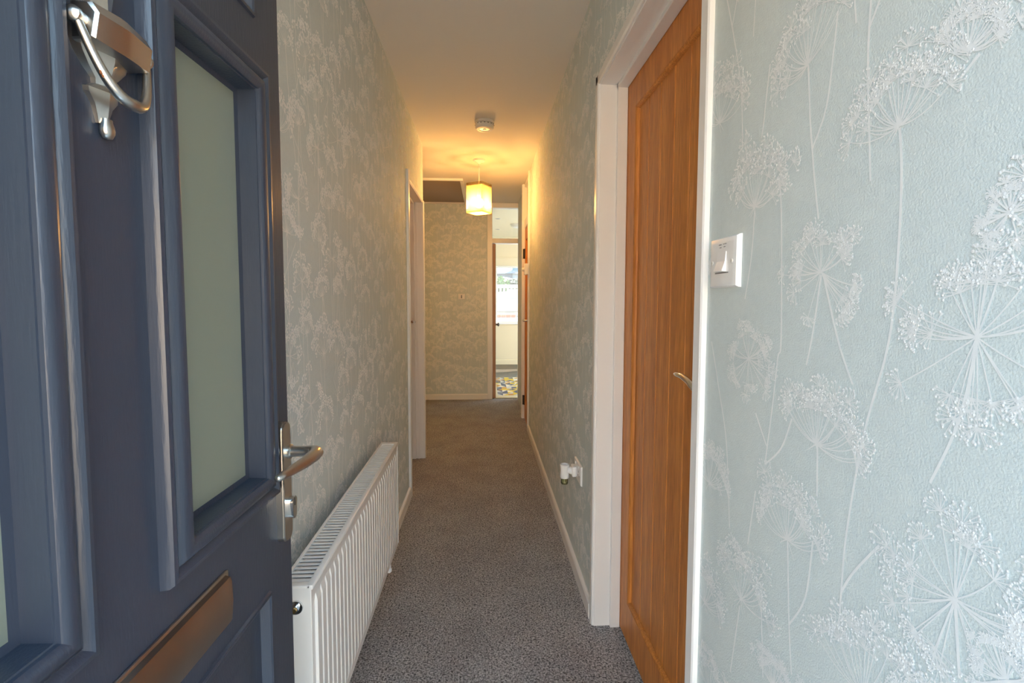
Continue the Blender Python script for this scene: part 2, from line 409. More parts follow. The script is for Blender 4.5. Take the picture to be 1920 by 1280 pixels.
NS = [[(.474,1.433),(.469,1.389),(.468,1.308),(.474,1.214),(.501,1.107),(.519,.985),(.523,.911),(.524,.868)],[(.523,.911),(.507,.944),(.473,.995)],[(.619,1.564),(.611,1.491),(.605,1.452),(.599,1.416),(.588,1.36)],[(.605,1.452),(.582,1.496),(.573,1.562),(.569,1.603)],[(.579,1.289),(.59,1.215),(.6,1.172)],[(.575,1.289),(.545,1.208),(.52,1.161)],[(.385,1.218),(.396,1.15),(.42,1.084)],[(.733,1.397),(.738,1.327),(.753,1.259)],[(.675,1.436),(.665,1.381),(.655,1.202),(.661,1.175),(.669,1.107),(.683,1.01)],[(.712,1.081),(.681,1.039)],[(.625,1.094),(.646,1.046),(.683,1.01)],[(.573,1.073),(.57,1.008)],[(.624,.921),(.614,.807),(.605,.741)],[(.574,.947),(.584,.865),(.614,.807)],[(.39,.988),(.382,.921)],[(.739,.751),(.762,.617)],[(.681,.798),(.669,.684)],[(.519,1.586),(.519,1.514),(.508,1.388)],[(.507,1.578),(.519,1.557)],[(.862,1.18),(.826,1.087),(.798,1.008),(.779,.864)],[(.705,.96),(.722,.865)],[(.379,1.495),(.387,1.485)],[(.705,1.606),(.72,1.503)],[(.849,1.802),(.82,1.722),(.785,1.606),(.775,1.504)],[(.807,1.758),(.82,1.722)],[(.397,1.468),(.414,1.454)]]
m = Motif([(-.884, -.07, 0.01, H-.01)], [(-.868, -.762, 1.277, 1.369)])
for y, z, R, k, rot in NU: m.umbel(-y, z, R, k, rot, 2)
for st in NS: m.stem([(-y, z) for y, z in st])
scatter(m, -.88, -.1, 1.88, 2.4, 5, 2, .17); scatter(m, -.88, -.1, .02, .42, 6, 2, .17); scatter(m, -.29, -.08, .4, 1.9, 8, 2, .17)
m.build(wall_right, lambda s, z, h: (XR-h, -s, z), 'print_near')
m = Motif([(-RY0+.05, -1.79, .075, H-.005), (-1.79, -.88, 2.08, H-.005)], [(-2.15, -1.99, .44, .55)])
scatter(m, -RY0, -.88, .1, H, 11); m.build(wall_right, lambda s, z, h: (XR-h, -s, z))
m = Motif([(.07, LY0-.06, .075, H-.005), (LY0-.06, LEND, LZ+.02, H-.005)], [])
scatter(m, .07, LEND, .1, H, 12); m.build(wall_left, lambda s, z, h: (XL+h, s, z))
m = Motif([(-1.3, .035, .075, H-.01)], [(-.33, -.22, 1.25, 1.33)])
scatter(m, -1.3, .04, .1, H, 13, gap=.11); m.build(wall_far, lambda s, z, h: (s, YF-h, z))

# ------------------------------------------------------------------ skirting boards
def skirt(name, label, segs):
    mb = MB()
    for fn, a0, a1 in segs:
        mb.prism([(0, 0), (.014, 0), (.014, .058), (.010, .066), (.004, .070), (0, .070)], a0, a1, fn)
    o = mb.build(name, M['trim']); return tag(o, label, 'skirting board', kind=S)
skirt('baseboard_right', 'white skirting board along the right wall', [(lambda d, z, a: (XR-d, a, z), 1.79, RY0-.05)])
skirt('baseboard_left', 'white skirting board behind and past the radiator', [(lambda d, z, a: (XL+d, a, z), .07, LY0-.045), (lambda d, z, a: (a, LEND+d, z), -1.8, XL)])
skirt('baseboard_far', 'white skirting board under the short end wall', [(lambda d, z, a: (a, YF-d, z), -1.8, .044)])

# ------------------------------------------------------------------ door linings and architraves
def casing_profile(w, t): return [(0, 0), (w, 0), (w, t*.8), (w-.004, t), (.006, t), (0, t*.7)]
# oak door frame (right wall)
t1 = thing('trim_1', (XR, DY1, 0), 'white painted frame around the oak door', 'door frame', kind=S)
cw, ct = .036, .012
MB().prism(casing_profile(cw, ct), 0, DZ+cw, lambda a, d, z: (XR-d, DY1+a, z)).build('architrave', M['trim'], t1)
MB().prism(casing_profile(cw, ct), 0, DZ+cw, lambda a, d, z: (XR-d, DY0-a, z)).build('architrave', M['trim'], t1)
MB().prism(casing_profile(cw, ct), DY0-cw, DY1+cw, lambda a, d, y: (XR-d, y, DZ+a)).build('architrave', M['trim'], t1)
MB().box(XR-.002, XR+.14, DY1-.004, DY1+.02, 0, DZ).build('lining', M['trim'], t1)
MB().box(XR-.002, XR+.14, DY0-.02, DY0+.004, 0, DZ).build('lining', M['trim'], t1)
MB().box(XR-.002, XR+.14, DY0-.02, DY1+.02, DZ-.004, DZ+.02).build('lining', M['trim'], t1)
sx0, sx1 = XR+.058, XR+.095
MB().rbox(sx0, sx1, DY1-.018, DY1, 0, DZ, .002).build('door_stop', M['trim'], t1)
MB().rbox(sx0, sx1, DY0, DY0+.014, 0, DZ, .002).build('door_stop', M['trim'], t1)
MB().rbox(sx0, sx1, DY0, DY1, DZ-.018, DZ, .002).build('door_stop', M['trim'], t1)
# left door frame
t2 = thing('trim_2', (XL, LY1, 0), 'narrow white frame around the doorway past the radiator', 'door frame', kind=S)
MB().prism(casing_profile(.045, .016), 0, LZ+.05, lambda a, d, z: (XL+d, LY0-a, z)).build('architrave', M['trim'], t2)
MB().prism(casing_profile(.045, .012), 0, LZ+.012, lambda a, d, z: (XL+d, LY1+a, z)).build('architrave', M['trim'], t2)
MB().prism(casing_profile(.014, .010), LY0, LY1, lambda a, d, y: (XL+d, y, LZ+a)).build('architrave', M['trim'], t2)
for x0, x1, d in ((-.12, .004, 0), (-.105, -.060, .012), (-.050, -.034, .004)):
    MB().rbox(XL+x0, XL+x1, LY1-d-.004, LY1+.015, 0, LZ, .002).build('lining' if d == 0 else 'door_stop', M['trim'], t2)
MB().rbox(XL-.12, XL+.004, LY0-.015, LY0+.004, 0, LZ, .002).build('lining', M['trim'], t2)
MB().rbox(XL-.12, XL+.004, LY0, LY1, LZ-.004, LZ+.015, .002).build('lining', M['trim'], t2)
MB().rbox(XL-.105, XL-.060, LY0, LY1, LZ-.018, LZ, .002).build('door_stop', M['trim'], t2)
# full-height cupboard frame (right wall, far end)
t3 = thing('trim_3', (XR, RY0, 0), 'full height white frame of the narrow cupboard at the far end', 'door frame', kind=S)
MB().rbox(XR-.014, XR+.12, RY0-.05, RY0, 0, H, .003).build('jamb', M['trim'], t3)
MB().rbox(XR-.028, XR+.12, RY1-.012, RY1+.06, 0, H, .003).build('jamb', M['trim'], t3)
MB().rbox(XR-.004, XR+.10, RY0, RY1-.012, 1.985, 2.075, .006).build('transom', M['trim'], t3)
MB().rbox(XR-.004, XR+.10, RY0, RY1-.012, H-.035, H, .004).build('head', M['trim'], t3)
MB().box(XR+.02, XR+.035, RY0, RY1, 2.07, H-.03).build('overhead_panel', M['trim'], t3)
# kitchen door frame with fanlight
KX0, KX1, KT0, KT1 = .105, .80, 1.952, 2.011
t4 = thing('trim_4', (KX0, YF, 0), 'tall cream painted kitchen door frame with a fanlight over', 'door frame', kind=S)
MB().rbox(.044, KX0, YF-.016, YF+.11, 0, 2.39, .003).build('jamb', M['trim'], t4)
MB().rbox(KX1, KX1+.06, YF-.002, YF+.11, 0, 2.39, .003).build('jamb', M['trim'], t4)
MB().rbox(KX0, KX1, YF+.0, YF+.11, KT0, KT1, .004).build('transom', M['trim'], t4)
MB().rbox(.044, KX1+.06, YF-.016, YF+.11, 2.385, H, .003).build('head', M['trim'], t4)
f1 = MB().box(KX0, KX1, YF+.05, YF+.056, KT1, 2.385).build('window_1', M['clear']); tag(f1, 'clear glass fanlight above the kitchen doorway', 'fanlight', kind=S)

# ------------------------------------------------------------------ front door (open, seen from its outer face)
A = .0254
PD = Vector((-.352, .867, 0)); DR = Vector((math.sin(A), math.cos(A), 0)); DN = Vector((math.cos(A), -math.sin(A), 0))
def DW(t, z, out): return tuple(PD - DR*t + DN*out + Vector((0, 0, z)))
def dxf(p): return DW(p[0], p[1], p[2])     # builder coordinates (t from free edge, z, out)
d1 = thing('door_1', DW(.76, 0, 0), 'open slate blue front door with frosted panes', 'door', kind=S)
W1 = [(.063, .333, .932, 1.615), (.427, .697, .932, 1.615)]
PAN = [(.083, .345, .25, .776), (.415, .677, .25, .776), (.083, .677, 1.688, 1.895)]
mb = MB()
ts = [0, .083, .093, .303, .345, .415, .457, .667, .677, .76]; zs = [.006, .25, .776, .962, 1.585, 1.688, 1.895, 1.985]
def solid(tc, zc):
    for a, b, c, d in PAN:
        if a < tc < b and c < zc < d: return False
    for a, b, c, d in W1:
        if a+.03 < tc < b-.03 and c+.03 < zc < d-.03: return False
    return True
# front and back skins with openings, plus edges
def skin(out):
    for i in range(len(ts)-1):
        for j in range(len(zs)-1):
            if solid((ts[i]+ts[i+1])/2, (zs[j]+zs[j+1])/2):
                mb.add([(ts[i], zs[j], out), (ts[i+1], zs[j], out), (ts[i+1], zs[j+1], out), (ts[i], zs[j+1], out)], [(0, 1, 2, 3)])
skin(0); skin(-.044)
mb.add([(0, .006, 0), (0, 1.985, 0), (0, 1.985, -.044), (0, .006, -.044)], [(0, 1, 2, 3)])
mb.add([(.76, .006, 0), (.76, 1.985, 0), (.76, 1.985, -.044), (.76, .006, -.044)], [(0, 1, 2, 3)])
for z in (.006, 1.985): mb.add([(0, z, 0), (.76, z, 0), (.76, z, -.044), (0, z, -.044)], [(0, 1, 2, 3)])
mb.build('leaf', M['slate'], d1, xf=dxf)
PROF_W = [(0, -.002), (.001, .010), (.004, .0145), (.009, .0155), (.012, .0140), (.0145, .0105), (.0165, .0095), (.019, .0115), (.023, .0165), (.028, .0185), (.034, .0180), (.0385, .0155), (.040, .0140), (.0405, .0105), (.0420, .0100), (.0425, -.016), (.050, -.018)]
for r in W1:
    MB().rectsweep(r, PROF_W, lambda a, b, o_: (a, b, o_)).build('glazing_moulding', M['slate'], d1, smooth=35, xf=dxf)
    MB().rectsweep(r, [(a, -.044-o_*.8) for a, o_ in PROF_W[:-2]] + [(.0425, -.024)], lambda a, b, o_: (a, b, o_)).build('inner_moulding', M['slate'], d1, smooth=35, xf=dxf)
    MB().box(r[0]+.036, r[1]-.036, r[2]+.036, r[3]-.036, -.024, -.018).build('glass_pane', M['frost'], d1, xf=dxf, label='frosted privacy glass pane')
for r in PAN:
    MB().rectsweep(r, [(0, 0), (.0015, .004), (.005, .005), (.008, .003), (.010, -.003), (.014, -.010), (.030, -.011), (.034, -.0105), (.060, -.003), (.064, -.002)], lambda a, b, o_: (a, b, o_), cap_last=True).build('raised_panel', M['slate'], d1, smooth=35, xf=dxf)
# letter plate
lp = MB().rbox(.206, .554, .808, .884, 0, .004, .003).build('letter_plate', M['steel'], d1, smooth=40, xf=dxf)
mb = MB()
pf = [(.814, .004), (.814, .009), (.818, .0115), (.846, .0135), (.872, .0125), (.878, .0105), (.880, .004)]
mb.prism(pf, .214, .546, lambda z, o_, t: (t, z, o_)); mb.build('flap', M['reflect_brown'], lp, smooth=40, xf=dxf, label='steel letter flap coloured brown for reflections')
# knocker
kt = .383
kn = MB()
def kpoly(pts, z0): return pts
def facet(levels, name, parent, mat_, sm=25):
    """stack of 6-sided faceted sections: (z, half width, height out)"""
    mbk = MB(); v = []; f = []
    for z, hw, oo in levels:
        v += [(kt-hw, z, 0), (kt-hw*.92, z, oo*.45), (kt, z, oo), (kt+hw*.92, z, oo*.45), (kt+hw, z, 0)]
    for i in range(len(levels)-1):
        for k in range(4): f.append((i*5+k, i*5+k+1, i*5+6+k, i*5+5+k))
    f += [tuple(range(5)), tuple(range(len(v)-5, len(v)))]
    return mbk.add(v, f).build(name, mat_, parent, smooth=sm, xf=dxf)
kroot = facet([(1.4215, .0055, .006), (1.428, .0075, .0075), (1.438, .011, .009), (1.446, .018, .010), (1.4505, .0185, .010), (1.452, .015, .009), (1.456, .009, .009), (1.461, .0095, .010), (1.468, .018, .013), (1.478, .027, .016), (1.488, .031, .017), (1.500, .032, .016), (1.510, .024, .015), (1.516, .014, .013), (1.524, .012, .012), (1.545, .017, .012), (1.558, .021, .011), (1.566, .017, .010), (1.574, .009, .008), (1.59, .006, .007)], 'door_knocker', d1, M['steel'])
MB().lathe([(0, -.0085), (.0045, -.0072), (.0066, -.003), (.007, 0), (.0064, .004), (.0052, .0075), (.005, .010)], (kt, 0, 0), 'Y', 16).build('finial_ball', M['steel'], kroot, smooth=50, xf=lambda p: DW(p[0], 1.416+p[1], .006+p[2]*.8))
MB().lathe([(0, -.009), (.006, -.006), (.008, 0), (.006, .006), (0, .009)], (kt, 0, 0), 'Y', 16).build('finial_ball', M['steel'], kroot, smooth=50, xf=lambda p: DW(p[0], 1.598+p[1], .007+p[2]*.8))
mb = MB()                                                     # cross bar, a faceted block standing out from the plate
bar = [(-.0335, 1.4845, 1.5145, .006, .026), (-.032, 1.483, 1.516, .005, .029), (-.004, 1.482, 1.518, .005, .032), (.004, 1.482, 1.518, .005, .032), (.032, 1.483, 1.516, .005, .029), (.0335, 1.4845, 1.5145, .006, .026)]
v = []; f = []
for dt, z0, z1, o0, o1 in bar:
    zm = (z0+z1)/2; v += [(kt+dt, z0, o0), (kt+dt, z0+.001, o1-.004), (kt+dt, zm+.006, o1), (kt+dt, z1-.001, o1-.006), (kt+dt, z1, o0)]
for i in range(len(bar)-1):
    for k in range(5): f.append((i*5+k, i*5+(k+1) % 5, (i+1)*5+(k+1) % 5, (i+1)*5+k))
f += [tuple(range(5)), tuple(range(25, 30))]
mb.add(v, f).build('cross_bar', M['steel'], kroot, smooth=22, xf=dxf)
for sg in (-1, 1): MB().lathe([(0, 0), (.0055, 0), (.0055, .007), (.0068, .009), (.0068, .013), (.004, .0155), (0, .016)], (0, 0, 0), 'X', 14).build('pivot', M['steel'], kroot, smooth=40, xf=lambda p, sg=sg: DW(kt+sg*(.031+p[0]), 1.499+p[1], .015+p[2]))
ring = []
rr = []
for i in range(25):
    u = -1 + 2*i/24
    dt = .045*math.sin(u*math.pi/2)**1 if abs(u) < 1 else .045*u
    zz = 1.500 - .060*(1-abs(u)**2.6)
    ring.append((kt+.0415*u, zz, .016 + .015*(1-u*u))); rr.append(.0032 + .0026*(1-abs(u))**.8)
MB().tube(ring, rr, 10, up=(0, 0, 1)).build('ring', M['steel'], kroot, smooth=60, xf=dxf)
mb = MB()
for u, n_ in ((.62, 3), (.68, 3), (-.55, 2), (-.7, 2), (-.4, 2)):
    for q in range(n_):
        uu = u + random.uniform(-.05, .05); zz = 1.500-.060*(1-abs(uu)**2.6)
        c = Vector((kt+.046*uu, zz+random.uniform(-.002, .002), .014+.014*(1-uu*uu)+.0036))
        mb.rbox(c.x-.0012, c.x+.0012, c.y-.002, c.y+.002, c.z-.0012, c.z+.0008, .0006, 1)
rs = mb.build('rust_fleck', M['rust'], kroot, xf=dxf, label='rust flecks on the ring'); rs['kind'] = 'stuff'
# lever handle on a long back plate
mb = MB(); pl = []
for k in range(13): a = math.pi*k/12; pl.append((.035+.0165*math.cos(a), 1.034+.012*math.sin(a)))
for k in range(13): a = math.pi+math.pi*k/12; pl.append((.035+.0165*math.cos(a), .849+.012*math.sin(a)))
mb.prism(pl, 0, .010, lambda t, z, o_: (t, z, o_))
pl2 = [((t-.035)*.88+.035, (z-.9415)*.988+.9415) for t, z in pl]
mb.prism(pl2, .010, .013, lambda t, z, o_: (t, z, o_))
hd = mb.build('lever_handle', M['steel'], d1, smooth=35, xf=dxf)
hz = .993
def lev(p): return DW(p[0], p[1], p[2])
path = [(.030, hz, .008), (.030, hz, .026), (.030, hz, .042), (.0305, hz+.0005, .052), (.034, hz+.001, .060), (.042, hz+.001, .0655), (.055, hz, .066), (.08, hz-.002, .062), (.11, hz-.003, .056), (.135, hz-.004, .050), (.148, hz-.004, .047), (.150, hz-.004, .0465)]
MB().tube(path, [.0105, .0100, .0098, .0102, .0110, .0115, .0112, .0100, .0085, .0070, .0055, .002], 16, sx=1.0, sy=.92, up=(0, 1, 0)).build('lever', M['steel'], hd, smooth=60, xf=lev)
MB().lathe([(.0125, .012), (.0125, .018), (.0105, .020)], (0, 0, 0), 'Z', 20).build('collar', M['steel'], hd, smooth=40, xf=lambda p: DW(.030+p[0], hz+p[1], p[2]))
mb = MB(); cyl = []
for k in range(13): a = math.pi*k/12; cyl.append((.030+.0095*math.cos(a), .904+.0095*math.sin(a)))
for k in range(13): a = math.pi+math.pi*k/12; cyl.append((.030+.0075*math.cos(a), .882+.0075*math.sin(a)))
mb.prism(cyl, .012, .022, lambda t, z, o_: (t, z, o_)).build('lock_cylinder', M['chrome'], hd, smooth=35, xf=dxf)
MB().rbox(.0290, .0310, .897, .911, .022, .0225, .0002, 1).build('keyhole', M['dark'], hd, xf=dxf)

# ------------------------------------------------------------------ oak door (right)
d2 = thing('door_2', (XR+.1, DY1, 0), 'warm oiled oak ledged door with vertical boards in the right wall', 'door', kind=S)
OX, OT = XR+.096, .04
oy0, oy1, oz0, oz1 = DY0+.006, DY1-.004, .006, DZ-.008
py0, py1, pz0, pz1 = oy0+.098, oy1-.098, .150, 1.920
MB().box(OX, OX+OT, oy0, py0, oz0, oz1).build('stile', M['oak'], d2)
MB().box(OX, OX+OT, py1, oy1, oz0, oz1).build('stile', M['oak'], d2)
MB().box(OX, OX+OT, py0, py1, oz0, pz0).build('rail', M['oak'], d2)
MB().box(OX, OX+OT, py0, py1, pz1, oz1).build('rail', M['oak'], d2)
MB().rectsweep((py0-.001, py1+.001, pz0-.001, pz1+.001), [(0, -.0005), (.004, -.001), (.008, -.004), (.012, -.013), (.012, -.022)], lambda a, b, o_: (OX-o_, a, b)).build('bead', M['oak'], d2, smooth=40)
npl = 6; pw = (py1-py0)/npl
for k in range(npl):
    a, b = py0+k*pw, py0+(k+1)*pw
    MB().prism([(a, 0), (a+.0005, -.0), (a+.0035, .004), (b-.0035, .004), (b-.0005, 0), (b, 0), (b, -.02), (a, -.02)], pz0, pz1, lambda y, d, z: (OX+.017-d, y, z)).build('plank', M['oak'], d2)
h2 = MB().lathe([(.0, -.010), (.018, -.010), (.0235, -.007), (.0255, 0)], (OX, oy0+.065, 1.062), 'X', 24).build('lever_handle', M['chrome'], d2, smooth=40)
hy = oy0+.065
MB().tube([(OX-.008, hy, 1.062), (OX-.030, hy, 1.062), (OX-.044, hy+.004, 1.0605), (OX-.052, hy+.016, 1.060), (OX-.054, hy+.035, 1.064), (OX-.054, hy+.065, 1.072), (OX-.053, hy+.100, 1.077), (OX-.052, hy+.135, 1.0765), (OX-.0515, hy+.150, 1.075)], [.009, .0088, .0098, .0115, .0105, .0088, .0075, .0065, .003], 14, sx=.75, sy=1.0, up=(0, 0, 1)).build('lever', M['chrome'], h2, smooth=60)

# left doorway: a shut oak leaf
d3 = thing('door_3', (XL-.10, LY1, 0), 'shut brown door set back in the narrow frame past the radiator', 'door', kind=S)
MB().rbox(XL-.140, XL-.106, LY0+.005, LY1-.006, .006, LZ-.006, .003).build('leaf', M['dooredge'], d3)
mb = MB().lathe([(.0, .010), (.022, .010), (.025, .006), (.025, 0)], (XL-.106, LY1-.075, 1.085), 'X', 20)
h3 = mb.build('lever_handle', M['hinge'], d3, smooth=40)
MB().tube([(XL-.10, LY1-.075, 1.085), (XL-.062, LY1-.075, 1.085), (XL-.052, LY1-.083, 1.086), (XL-.050, LY1-.12, 1.090), (XL-.052, LY1-.19, 1.086)], [.009, .009, .011, .010, .006], 12).build('lever', M['chrome'], h3, smooth=60)

# cupboard door (far right, tall)
d4 = thing('door_4', (XR, RY1, 0), 'narrow brown panelled cupboard door at the far end on the right', 'door', kind=S)
cy0, cy1 = RY0+.004, RY1-.016
MB().box(XR+.002, XR+.036, cy0, cy0+.085, .008, 1.98).build('stile', M['oak'], d4)
MB().box(XR+.002, XR+.036, cy1-.085, cy1, .008, 1.98).build('stile', M['oak'], d4)
MB().box(XR+.002, XR+.036, cy0+.085, cy1-.085, 1.86, 1.98).build('rail', M['oak'], d4)
MB().box(XR+.002, XR+.036, cy0+.085, cy1-.085, .008, .2).build('rail', M['oak'], d4)
MB().box(XR+.014, XR+.030, cy0+.08, cy1-.08, .19, 1.87).build('door_panel', M['oak'], d4)
h4 = MB().lathe([(.0, -.008), (.02, -.008), (.024, 0)], (XR+.002, cy0+.045, 1.055), 'X', 20).build('lever_handle', M['chrome'], d4, smooth=40)
MB().tube([(XR, cy0+.045, 1.055), (XR-.036, cy0+.045, 1.055), (XR-.044, cy0+.055, 1.055), (XR-.045, cy0+.09, 1.057), (XR-.044, cy0+.155, 1.055)], [.009, .009, .010, .009, .007], 12).build('lever', M['chrome'], h4, smooth=60)
for z in (.20, 1.73):
    MB().lathe([(.007, -.05), (.007, .05)], (XR-.012, RY1-.016, z), 'Z', 10).rbox(XR-.006, XR+.002, RY1-.04, RY1-.012, z-.05, z+.05, .001, 1).build('hinge', M['hinge'], d4)
# kitchen door leaf, swung open into the kitchen
d5 = thing('door_5', (KX0, YF+.11, 0), 'brown kitchen door swung open and seen by its edge', 'door', kind=S)
MB().rbox(KX0+.004, KX0+.044, YF+.03, YF+.72, .006, KT0-.006, .003).build('leaf', M['dooredge'], d5)
hk = MB().lathe([(.0, 0), (.018, 0), (.018, .02), (.010, .03), (.012, .04), (.026, .05), (.026, .058), (.015, .066), (0, .068)], (KX0+.040, YF+.62, .91), 'X', 18).build('door_knob', M['dark'], d5, smooth=50)

# ------------------------------------------------------------------ radiator
RX, RB, RY_0, RY_1, RZ0, RZ1 = -.360, -.432, 1.0, 2.012, .212, .652
ra = thing('radiator', (RX-.036, 1.5, RZ0), 'white fluted panel radiator with slatted top grille on the papered wall', 'radiator')
mb = MB(); n = 30; pitch = (RY_1-RY_0-.05)/n
# front sheet with pressed vertical flutes, flat margins top and bottom
ycols = [RY_0, RY_0+.022]
dep = [0, 0]
for k in range(n):
    a = RY_0+.025+k*pitch
    ycols += [a, a+pitch*.06, a+pitch*.13, a+pitch*.83, a+pitch*.90, a+pitch*.96]; dep += [0, .0, -.006, -.006, 0, .0]
ycols += [RY_1-.022, RY_1]; dep += [0, 0]
rows = [(RZ0, 0), (RZ0+.022, 0), (RZ0+.040, 1), (RZ1-.052, 1), (RZ1-.034, 0), (RZ1-.004, 0)]
v = []; f = []
for z, on in rows:
    for y, d in zip(ycols, dep): v.append((RX - .002 - (.006 if on == 0 else .0) + (0 if on == 0 else -.008 - d), y, z))
nc = len(ycols)
for j in range(len(rows)-1):
    for i in range(nc-1): f.append((j*nc+i, j*nc+i+1, (j+1)*nc+i+1, (j+1)*nc+i))
mb.add(v, f)
fp = mb.build('front_panel', M['rad'], ra)
MB().rbox(RB, RB+.012, RY_0+.004, RY_1-.004, RZ0+.02, RZ1-.012, .003).build('back_panel', M['rad'], ra)
for y0, y1 in ((RY_0-.002, RY_0+.002), (RY_1-.002, RY_1+.002)):
    MB().rbox(RB-.001, RX-.006, y0, y1, RZ0+.004, RZ1-.002, .0015).build('side_panel', M['rad'], ra)
mb = MB().rbox(RX-.016, RX-.002, RY_0-.003, RY_1+.003, RZ1-.010, RZ1+.002, .003).rbox(RB-.002, RB+.006, RY_0-.003, RY_1+.003, RZ1-.010, RZ1+.002, .002)
mb.rbox(RB, RX-.008, RY_0-.003, RY_0+.014, RZ1-.006, RZ1+.001, .002).rbox(RB, RX-.008, RY_1-.028, RY_1+.003, RZ1-.006, RZ1+.001, .002)
tg = mb.build('top_grille', M['rad'], ra, smooth=40)
ns = 62
sl = MB().rbox(RB+.005, RX-.015, -.0045, .0045, -.002, .001, .001, 1).mesh('slat', M['rad'], (0, 0, 0))
for k in range(ns):
    shared('slat', sl, tg, (0, RY_0+.022+(RY_1-RY_0-.06)*k/(ns-1), RZ1-.001))
MB().box(RB+.012, RX-.020, RY_0+.01, RY_1-.01, RZ0+.05, RZ1-.05).build('convector_fins', mat('dark_radiator_core', (.30, .30, .31, 1), .7), ra)
pg = MB().lathe([(.0, -.012), (.0085, -.012), (.0085, -.004), (.0145, -.0035), (.0155, 0), (.0155, .004)], (-.398, RY_0-.002, .606), 'Y', 20).build('end_plug', M['chrome'], ra, smooth=40)
MB().lathe([(0, -.0145), (.0055, -.0145), (.006, -.012)], (-.398, RY_0-.002, .606), 'Y', 8).build('bleed_screw', M['brass'], pg)
MB().lathe([(.0075, 0), (.0075, -.012), (.010, -.014), (.010, -.026), (.006, -.030), (0, -.030)], (RX-.012, 1.835, RZ0+.006), 'Z', 12).build('valve_tail', M['plastic'], ra, smooth=40)
for y in (1.25, 1.75):
    MB().rbox(XL+.0015, RB+.004, y-.015, y+.015, RZ0+.08, RZ1-.06, .002).build('bracket', M['rad'], ra)

# ------------------------------------------------------------------ pendant lamp
PX, PY = -.040, 4.146
pn = thing('pendant_light', (PX, PY, H), 'square pale panelled pendant lamp glowing warm in the hallway', 'lamp')
MB().lathe([(.050, 0), (.050, -.006), (.046, -.014), (.020, -.022), (.012, -.034), (0, -.034)], (PX, PY, H), 'Z', 28).build('ceiling_rose', M['plastic'], pn, smooth=40)
MB().tube([(PX, PY, H-.03), (PX, PY, 2.19)], .0033, 8).build('flex', M['plastic'], pn, smooth=60)
Z0, Z1 = 1.988, 2.240
ang = math.radians(13.3)
dd = .113
cor = [(PX+dd*math.sin(ang), PY-dd*math.cos(ang)), (PX+dd*math.cos(ang), PY+dd*math.sin(ang)), (PX-dd*math.sin(ang), PY+dd*math.cos(ang)), (PX-dd*math.cos(ang), PY-dd*math.sin(ang))]
for i in range(4):
    a, b = Vector(cor[i]), Vector(cor[(i+1) % 4]); d = (b-a).normalized(); nn = Vector((d.y, -d.x))
    a2, b2 = a+d*.004, b-d*.004
    q = [a2, b2, b2-nn*.003, a2-nn*.003]
    sp = MB().add([(p.x, p.y, Z0) for p in q] + [(p.x, p.y, Z1) for p in q], [(0,1,2,3),(4,5,6,7),(0,1,5,4),(1,2,6,5),(2,3,7,6),(3,0,4,7)]).build('shade_panel', M['shade'], pn)
    if i == 0:
        for nm, zz in (('top_diffuser', Z1-.028), ('bottom_panel', Z0+.004)):  # top one is added to soften the hot spot on the ceiling
            q2 = [Vector(c)*.955 + Vector((PX, PY))*.045 for c in cor]
            MB().add([(p.x, p.y, zz) for p in q2] + [(p.x, p.y, zz+.003) for p in q2], [(0,1,2,3),(4,5,6,7),(0,1,5,4),(1,2,6,5),(2,3,7,6),(3,0,4,7)]).build(nm, M['shade_top'], pn)
    for tt in (.2, .8):
        for zz in ((Z1-.022),):
            p = a + (b-a)*tt + nn*.0005
            MB().lathe([(.0035, -.002), (.0035, .002)], (p.x, p.y, zz), 'Z', 8).build('rivet', M['brass'], sp)
for i in range(4):
    a = Vector(cor[i])*.96 + Vector((PX, PY))*.04; b = Vector(cor[(i+1) % 4])*.96 + Vector((PX, PY))*.04
    for z in (Z1-.022, Z0+.012): MB().tube([(a.x, a.y, z), (b.x, b.y, z)], .0018, 6).build('frame_wire', M['brass'], pn)
    MB().tube([(a.x, a.y, Z1-.022), (PX, PY, Z1-.045)], .0018, 6).build('frame_spoke', M['brass'], pn)
MB().lathe([(.0, 2.205), (.012, 2.200), (.017, 2.185), (.019, 2.14), (.017, 2.128)], (PX, PY, 0), 'Z', 18).build('lamp_holder', M['plastic'], pn, smooth=50)
MB().lathe([(.013, 2.130), (.015, 2.122), (.028, 2.110), (.037, 2.092), (.040, 2.076), (.037, 2.060), (.028, 2.045), (.014, 2.037), (0, 2.036)], (PX, PY, 0), 'Z', 20).build('bulb', M['bulb'], pn, smooth=60)
ld = bpy.data.lights.new('bulb_light', 'POINT'); ld.energy = LAMP_POWER; ld.color = (1, .54, .19); ld.shadow_soft_size = .041
lo = bpy.data.objects.new('bulb_light', ld); COL.objects.link(lo); lo.parent = pn; lo.location = (0, 0, 2.078-H)

# ------------------------------------------------------------------ smoke alarm
sa = thing('smoke_alarm', (.006, 3.27, H), 'round white smoke alarm on the hall ceiling before the pendant', 'smoke alarm')
c = (.006, 3.27, H)
MB().lathe([(.066, 0), (.066, -.012), (.064, -.016)], c, 'Z', 36).build('base_plate', M['plastic2'], sa, smooth=40)
MB().lathe([(.058, -.014), (.058, -.018), (.062, -.020), (.062, -.040), (.054, -.050), (.036, -.053), (.034, -.050), (.012, -.050), (.010, -.054), (0, -.054)], c, 'Z', 36).build('body', M['plastic2'], sa, smooth=40)
for k in range(16):
    a = 2*math.pi*k/16; p = (c[0]+.0615*math.cos(a), c[1]+.0615*math.sin(a))
    MB().rbox(p[0]-.004, p[0]+.004, p[1]-.004, p[1]+.004, H-.026, H-.021, .001, 1).build('vent_slot', M['grey'], sa)

